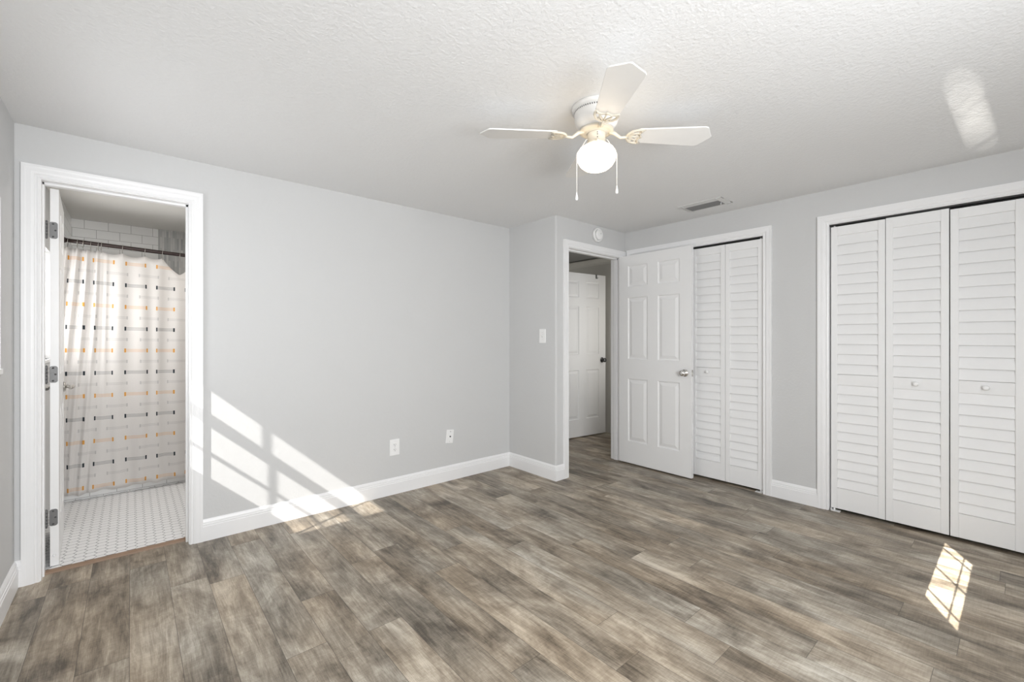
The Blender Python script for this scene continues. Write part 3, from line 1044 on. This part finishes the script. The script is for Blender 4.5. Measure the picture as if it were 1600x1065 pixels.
def make_blade(ang):
    mt = Matrix.Rotation(ang, 4, 'Z') @ Matrix.Translation((0, 0, ZB)) @ Matrix.Rotation(-PITCH, 4, 'X')
    b = MB().prism(blade_outline(), -0.003, 0.003, lambda a, b_, q: mt @ Vector((a, b_, q))).build('blade', M['fan'], fan, bevel=0.0012, seg=2)
    k = MB()
    P = lambda a, b_, q=-0.0055: mt @ Vector((a, b_, q))
    # arm from the hub
    k.tube([Matrix.Rotation(ang, 4, 'Z') @ Vector((0.060, 0, -0.110)), Matrix.Rotation(ang, 4, 'Z') @ Vector((0.085, 0, -0.116)), P(0.112, 0, -0.012), P(0.132, 0, -0.010), P(0.150, 0, -0.006)], [0.010, 0.0085, 0.0065, 0.006, 0.007], 10)
    # two outer curls of the openwork plate
    for s_ in (-1, 1):
        k.tube([P(0.140, 0), P(0.146, s_ * 0.018), P(0.158, s_ * 0.036), P(0.178, s_ * 0.047), P(0.200, s_ * 0.050), P(0.216, s_ * 0.050)], [0.006, 0.006, 0.006, 0.0055, 0.005, 0.003], 8)
        k.tube([P(0.216, s_ * 0.050), P(0.203, s_ * 0.037), P(0.196, s_ * 0.022), P(0.204, 0.006 * s_), P(0.208, 0)], [0.003, 0.0045, 0.005, 0.0045, 0.0045], 8)
        k.tube([P(0.145, s_ * 0.004), P(0.166, s_ * 0.014), P(0.182, s_ * 0.026), P(0.197, s_ * 0.024)], [0.005, 0.0042, 0.004, 0.0042], 8)
        k.tube([P(0.150, s_ * 0.024), P(0.164, s_ * 0.026), P(0.175, s_ * 0.021)], [0.004, 0.0035, 0.003], 8)
    k.tube([P(0.146, 0), P(0.172, 0), P(0.208, 0)], [0.0055, 0.004, 0.004], 8)
    for a, b_ in ((0.203, 0.040), (0.203, -0.040), (0.207, 0.0)):
        k.lathe([(0, -0.004), (0.0055, -0.004), (0.0055, 0.004), (0, 0.004)], 12, mt @ Matrix.Translation((a, b_, -0.006)))
    k.build('blade_bracket', M['fanmetal'], b)


for k in range(4):
    make_blade(k * PI / 2)

for sx, zl, col in ((-1, -0.398, 0), (1, -0.366, 1)):
    m_ = MB()
    x0 = sx * 0.043
    xe = -0.0945 if sx < 0 else 0.0915
    m_.tube([(x0, -0.012, -0.150), (x0 + sx * 0.006, -0.012, -0.152), (sx * 0.072, -0.014, -0.190), (sx * 0.0905, -0.016, -0.214), (xe, -0.016, -0.222), (xe, -0.016, zl)], 0.0014, 6)
    n_ = int((-0.222 - zl) / 0.006)
    for i in range(n_):
        z = -0.222 - (i + 0.5) * 0.006
        m_.lathe([(0, 0.0022), (0.0019, 0.001), (0.0019, -0.001), (0, -0.0022)], 8, Matrix.Translation((xe, -0.016, z)))
    pc = m_.build('pull_chain', M['cord'], fan)
    MB().lathe([(0, 0.002), (0.0025, 0.0), (0.0035, -0.010), (0.0058, -0.022), (0.0066, -0.031), (0.005, -0.035), (0, -0.036)], 16, Matrix.Translation((xe, -0.016, zl))).build('pull_bell', M['plastic'], pc)

# ------------------------------------------------------------------ small fittings
# ceiling vent
vx0, vx1, vy0, vy1 = 3.362, 3.570, 1.488, 1.838
v = empty('ceiling_vent', ((vx0 + vx1) / 2, (vy0 + vy1) / 2, H))
tag(v, 'slatted air vent in the ceiling above the closets', 'air vent')
hw, hl = (vx1 - vx0) / 2, (vy1 - vy0) / 2
m_ = MB()
for s_ in (-1, 1):
    m_.prism([(s_ * hw, 0), (s_ * hw, -0.004), (s_ * (hw - 0.045), -0.011), (s_ * (hw - 0.045), 0)], -hl, hl, lambda a, b, y: (a, y, b))
    m_.prism([(s_ * hl, 0), (s_ * hl, -0.004), (s_ * (hl - 0.040), -0.011), (s_ * (hl - 0.040), 0)], -hw + 0.002, hw - 0.002, lambda a, b, y: (y, a, b))
m_.build('vent_frame', M['vent'], v)
m_ = MB()
n_ = 6
for i in range(n_):
    c = -hw + 0.052 + (2 * hw - 0.104) * i / (n_ - 1)
    m_.prism([(c - 0.008, -0.001), (c - 0.0068, -0.001), (c + 0.0092, -0.012), (c + 0.008, -0.012)], -hl + 0.04, hl - 0.04, lambda a, b, y: (a, y, b))
m_.build('vent_slats', M['ventdark'], v)
MB().box(-hw + 0.045, -hl + 0.04, -0.0008, hw - 0.045, hl - 0.04, -0.0002).build('vent_throat', M['slot'], v)
MB().tube([(0.01, -hl + 0.047, -0.004), (0.01, -hl + 0.050, -0.020), (0.016, -hl + 0.052, -0.024)], 0.003).build('damper_lever', M['plastic'], v)

# smoke detector over the hall door
sd = empty('smoke_detector', (3.342, YC, 2.209))
tag(sd, 'round white smoke detector on the wall above the hall doorway', 'smoke detector')
m_ = MB().lathe([(0, 0), (0.066, 0), (0.067, 0.020), (0.064, 0.028), (0.060, 0.030), (0.055, 0.029), (0.053, 0.010), (0, 0.010)], 40, ROT_Y)
m_.build('mounting_base', M['plastic'], sd)
m_ = MB().lathe([(0, 0.008), (0.044, 0.008), (0.046, 0.034), (0.043, 0.039), (0.030, 0.042), (0, 0.043)], 40, ROT_Y)
cv = m_.build('cover', M['plastic'], sd)
m_ = MB()
for a in range(0, 360, 30):
    mt = Matrix.Rotation(math.radians(a), 4, 'Y')
    m_.face([mt @ Vector((x, y, z)) for x, y, z in ((0.0534, -0.0142, -0.009), (0.0538, -0.0188, -0.009), (0.0538, -0.0188, 0.009), (0.0534, -0.0142, 0.009))])
m_.build('sounder_slots', M['slot'], cv)
MB().lathe([(0, 0.042), (0.007, 0.042), (0.006, 0.045), (0, 0.0455)], 16, ROT_Y @ Matrix.Translation((0.012, 0.012, 0))).build('test_button', M['vent'], cv)


def wall_plate(name, loc, rz, roll, w_, h_, label, cat):
    o = empty(name, loc, rz)
    o.rotation_euler = (0, roll, rz)
    tag(o, label, cat)
    m_ = MB().prism(rrect(-w_ / 2, -h_ / 2, w_ / 2, h_ / 2, 0.004), 0.0, -0.0035)
    m_.prism(rrect(-w_ / 2 + 0.003, -h_ / 2 + 0.003, w_ / 2 - 0.003, h_ / 2 - 0.003, 0.003), -0.0035, -0.006)
    m_.build('cover_plate', M['plastic'], o, bevel=0.0008)
    return o


# duplex outlet
po = wall_plate('power_outlet', (1.585, YA, 0.369), 0, 0, 0.082, 0.126, 'white duplex power outlet low on the long grey wall', 'power outlet')
for z in (0.0195, -0.0195):
    rc = MB().prism(rrect(-0.0165, z - 0.0145, 0.0165, z + 0.0145, 0.008), -0.006, -0.0085).build('receptacle', M['plastic'], po)
    m_ = MB()
    m_.box(-0.0085, -0.0088, z - 0.001, -0.0058, -0.0080, z + 0.0085).box(0.0052, -0.0088, z + 0.0005, 0.0075, -0.0080, z + 0.0075)
    m_.lathe([(0.0026, 0.0080), (0.0026, 0.0088), (0, 0.0088)], 12, Matrix.Translation((0.0, 0, z - 0.0075)) @ ROT_Y)
    m_.build('socket_slots', M['slot'], rc)
MB().lathe([(0, 0.005), (0.003, 0.005), (0.0028, 0.0072), (0, 0.0074)], 12, ROT_Y).build('plate_screw', M['vent'], po)

# tilted cable plate
cp = wall_plate('cable_plate', (2.101, YA, 0.380), 0, math.radians(6.5), 0.072, 0.115, 'tilted white cable plate on the long wall near the corner', 'wall plate')
MB().lathe([(0, 0.004), (0.0062, 0.004), (0.0062, 0.011), (0.0045, 0.011), (0.0045, 0.016), (0, 0.016)], 12, ROT_Y).build('cable_connector', M['screw'], cp)
for z in (0.042, -0.042):
    MB().lathe([(0, 0.004), (0.0036, 0.004), (0.0032, 0.0072), (0, 0.0074)], 12, Matrix.Translation((0, 0, z)) @ ROT_Y).build('plate_screw', M['screw'] if z > 0 else M['vent'], cp)

# light switch on the return wall (faces -x)
ls = wall_plate('light_switch', (XC, 2.806, 1.254), -PI / 2, 0, 0.080, 0.125, 'white toggle light switch on the short return wall', 'light switch')
m_ = MB().box(-0.0055, -0.0068, -0.012, 0.0055, -0.0058, 0.012)
m_.build('toggle_frame', M['vent'], ls)
MB().prism([(-0.006, -0.006), (-0.006, 0.008), (-0.016, 0.013), (-0.018, 0.008), (-0.006, -0.006)][:4], -0.004, 0.004, lambda a, b, y: (y, a, b)).build('toggle', M['plastic'], ls, bevel=0.0008)
for z in (0.030, -0.030):
    MB().lathe([(0, 0.005), (0.003, 0.005), (0.0028, 0.0072), (0, 0.0074)], 12, Matrix.Translation((0, 0, z)) @ ROT_Y).build('plate_screw', M['vent'], ls)

# ------------------------------------------------------------------ bathroom fittings
tb = empty('bathtub', (0.38, TUBY, 0))
tag(tb, 'bathtub with white tiled front behind the shower curtain', 'bathtub')
m_ = MB()
x0, x1, y1 = -0.388 - 0.38, 1.168 - 0.38, BYB - TUBY - 0.002
zt = 0.43
m_.box(x0, 0.0, 0.0, x1, 0.05, zt - 0.02)
ap = m_.build('tiled_apron', M['subway_x'], tb)
ap.data.transform(Matrix.Translation((0, 0, 0)))
m_ = MB()
rim_o = [(x0, -0.006), (x1, -0.006), (x1, y1), (x0, y1)]
rim_i = rrect(x0 + 0.07, 0.07, x1 - 0.07, y1 - 0.06, 0.12, 6)
rim_b = rrect(x0 + 0.14, 0.13, x1 - 0.16, y1 - 0.12, 0.10, 6)
# rim ring as quads between an outer rounded outline and the inner one
rim_o = rrect(x0 + 0.001, -0.006, x1 - 0.001, y1, 0.002, 6)
n_ = len(rim_i)
for i in range(n_):
    j = (i + 1) % n_
    A, B, C_, D_ = rim_o[i], rim_o[j], rim_i[j], rim_i[i]
    m_.face([(*A, zt), (*B, zt), (*C_, zt), (*D_, zt)])
    m_.face([(*A, zt - 0.02), (*B, zt - 0.02), (*B, zt), (*A, zt)])
    m_.face([(*D_, zt), (*C_, zt), (*rim_b[j], 0.10), (*rim_b[i], 0.10)], True)
m_.face([(*p, 0.10) for p in rim_b])
m_.build('basin', M['tub'], tb)

RY = 4.640
R0, R1 = Vector((-0.39, RY, 1.962)), Vector((1.17, RY, 1.905))
rod = empty('shower_curtain_rod', (0, RY, 0))
tag(rod, 'dark bronze shower rod across the bathroom alcove', 'curtain rod')
loc = lambda v_: (v_[0], v_[1] - RY, v_[2])
MB().tube([loc(R0 + (R1 - R0) * (i / 12)) for i in range(13)], 0.0148, 16).build('tube', M['bronze'], rod)
for p, sg in ((R0, 1), (R1, -1)):
    MB().lathe([(0, 0), (0.030, 0), (0.030, 0.008), (0.026, 0.012), (0.019, 0.020), (0.019, 0.024), (0, 0.024)], 28, Matrix.Translation(loc(p)) @ Matrix.Rotation(sg * PI / 2, 4, 'Y')).build('flange', M['bronze'], rod)


def rod_z(x):
    return R0.z + (R1.z - R0.z) * (x - R0.x) / (R1.x - R0.x)


# ring positions along the rod, as photographed through the doorway; the last is unclipped
RINGS = [-0.356, -0.305, -0.274, -0.232, -0.191, -0.173, -0.051, 0.085, 0.195, 0.310, 0.42, 0.54, 0.65]
EMPTY_RING = 9
cur = empty('shower_curtain', (0, RY, 0))
tag(cur, 'white shower curtain with woven charcoal and amber dashes', 'shower curtain')


def fold(x, f):
    """Depth of the cloth at x; f = 0 at the top, 1 at the hem."""
    tight = max(0.0, min(1.0, (-0.12 - x) / 0.12))
    x = x + 0.10 * f * tight
    a = 0.020 * math.sin(2 * PI * x / 0.058 + 0.6) + 0.007 * math.sin(2 * PI * x / 0.027)
    b = 0.011 * math.sin(2 * PI * (x + 0.03) / 0.118 + 0.7 * f) + 0.007 * math.sin(2 * PI * x / 0.21 + 1.3 + f)
    soft = 0.55 + 0.45 * math.sin(PI * min(1.0, f * 1.6 + 0.15))
    return (a * tight * (1.0 - 0.25 * f) + b * (1 - tight) * (0.8 + 0.7 * f)) * soft - 0.028 * min(1.0, f * 3.0)


hooked = [r for i, r in enumerate(RINGS) if i != EMPTY_RING]


def top_z(x):
    z = rod_z(x) - 0.050
    if x <= hooked[0] or x >= hooked[-1]:
        return z
    for a, b in zip(hooked, hooked[1:]):
        if a <= x <= b:
            u = (x - a) / (b - a)
            sag = 0.14 * (b - a) * 4 * u * (1 - u)
            if b - a > 0.2:
                sag = 0.122 * (1 - abs(2 * u - 1) ** 1.3)
            return z - sag
    return z


NX, NZ = 420, 46
X0C, X1C = -0.384, 0.66
HEM = 0.068
bm = bmesh.new()
uvl = bm.loops.layers.uv.new('UVMap')
grid, us = [], []
arc = 0.0
prev = None
for i in range(NX + 1):
    x = X0C + (X1C - X0C) * i / NX
    y5 = fold(x, 0.45)
    if prev is not None:
        arc += math.hypot(x - prev[0], y5 - prev[1])
    prev = (x, y5)
    us.append(arc)
    zt_ = top_z(x)
    hem = HEM + 0.006 * math.sin(2 * PI * x / 0.23) + 0.004 * math.sin(2 * PI * x / 0.09)
    colv = []
    for j in range(NZ + 1):
        f = j / NZ
        z = zt_ + (hem - zt_) * f
        xx = x + 0.012 * math.sin(PI * f) * math.sin(2 * PI * x / 0.3)
        colv.append(bm.verts.new((xx, fold(x, f), z)))
    grid.append(colv)
I0 = int(NX * (-0.033 - X0C) / (X1C - X0C))
for i in range(NX):
    for j in range(NZ):
        q = (grid[i][j], grid[i + 1][j], grid[i + 1][j + 1], grid[i][j + 1])
        f = bm.faces.new(q)
        f.smooth = True
        for lp, (ii, jj) in zip(f.loops, ((i, j), (i + 1, j), (i + 1, j + 1), (i, j + 1))):
            x = X0C + (X1C - X0C) * ii / NX
            lp[uvl].uv = (us[ii] - us[I0], grid[ii][jj].co.z - (rod_z(x) - rod_z(0.0)) * (grid[ii][jj].co.z / 2.0))
me = bpy.data.meshes.new('cloth')
bm.to_mesh(me)
bm.free()
me.materials.append(M['curtain'])
cl = bpy.data.objects.new('cloth', me)
COL.objects.link(cl)
cl.parent = cur
md = cl.modifiers.new('thickness', 'SOLIDIFY')
md.thickness = 0.0012
for i, x in enumerate(RINGS):
    z = rod_z(x)
    m_ = MB()
    pts = []
    for k in range(19):
        a = 2 * PI * k / 18
        pts.append((x + 0.002 * math.sin(a), 0.0215 * math.cos(a), z - 0.010 + 0.0275 * math.sin(a)))
    m_.tube(pts, 0.0018, 6)
    m_.tube([(x, -0.002, z - 0.037), (x, -0.005, z - 0.048), (x + 0.001, -0.002, z - 0.060), (x, 0.004, z - 0.054)], 0.0020, 6)
    m_.build('curtain_ring', M['nickel'], cur)
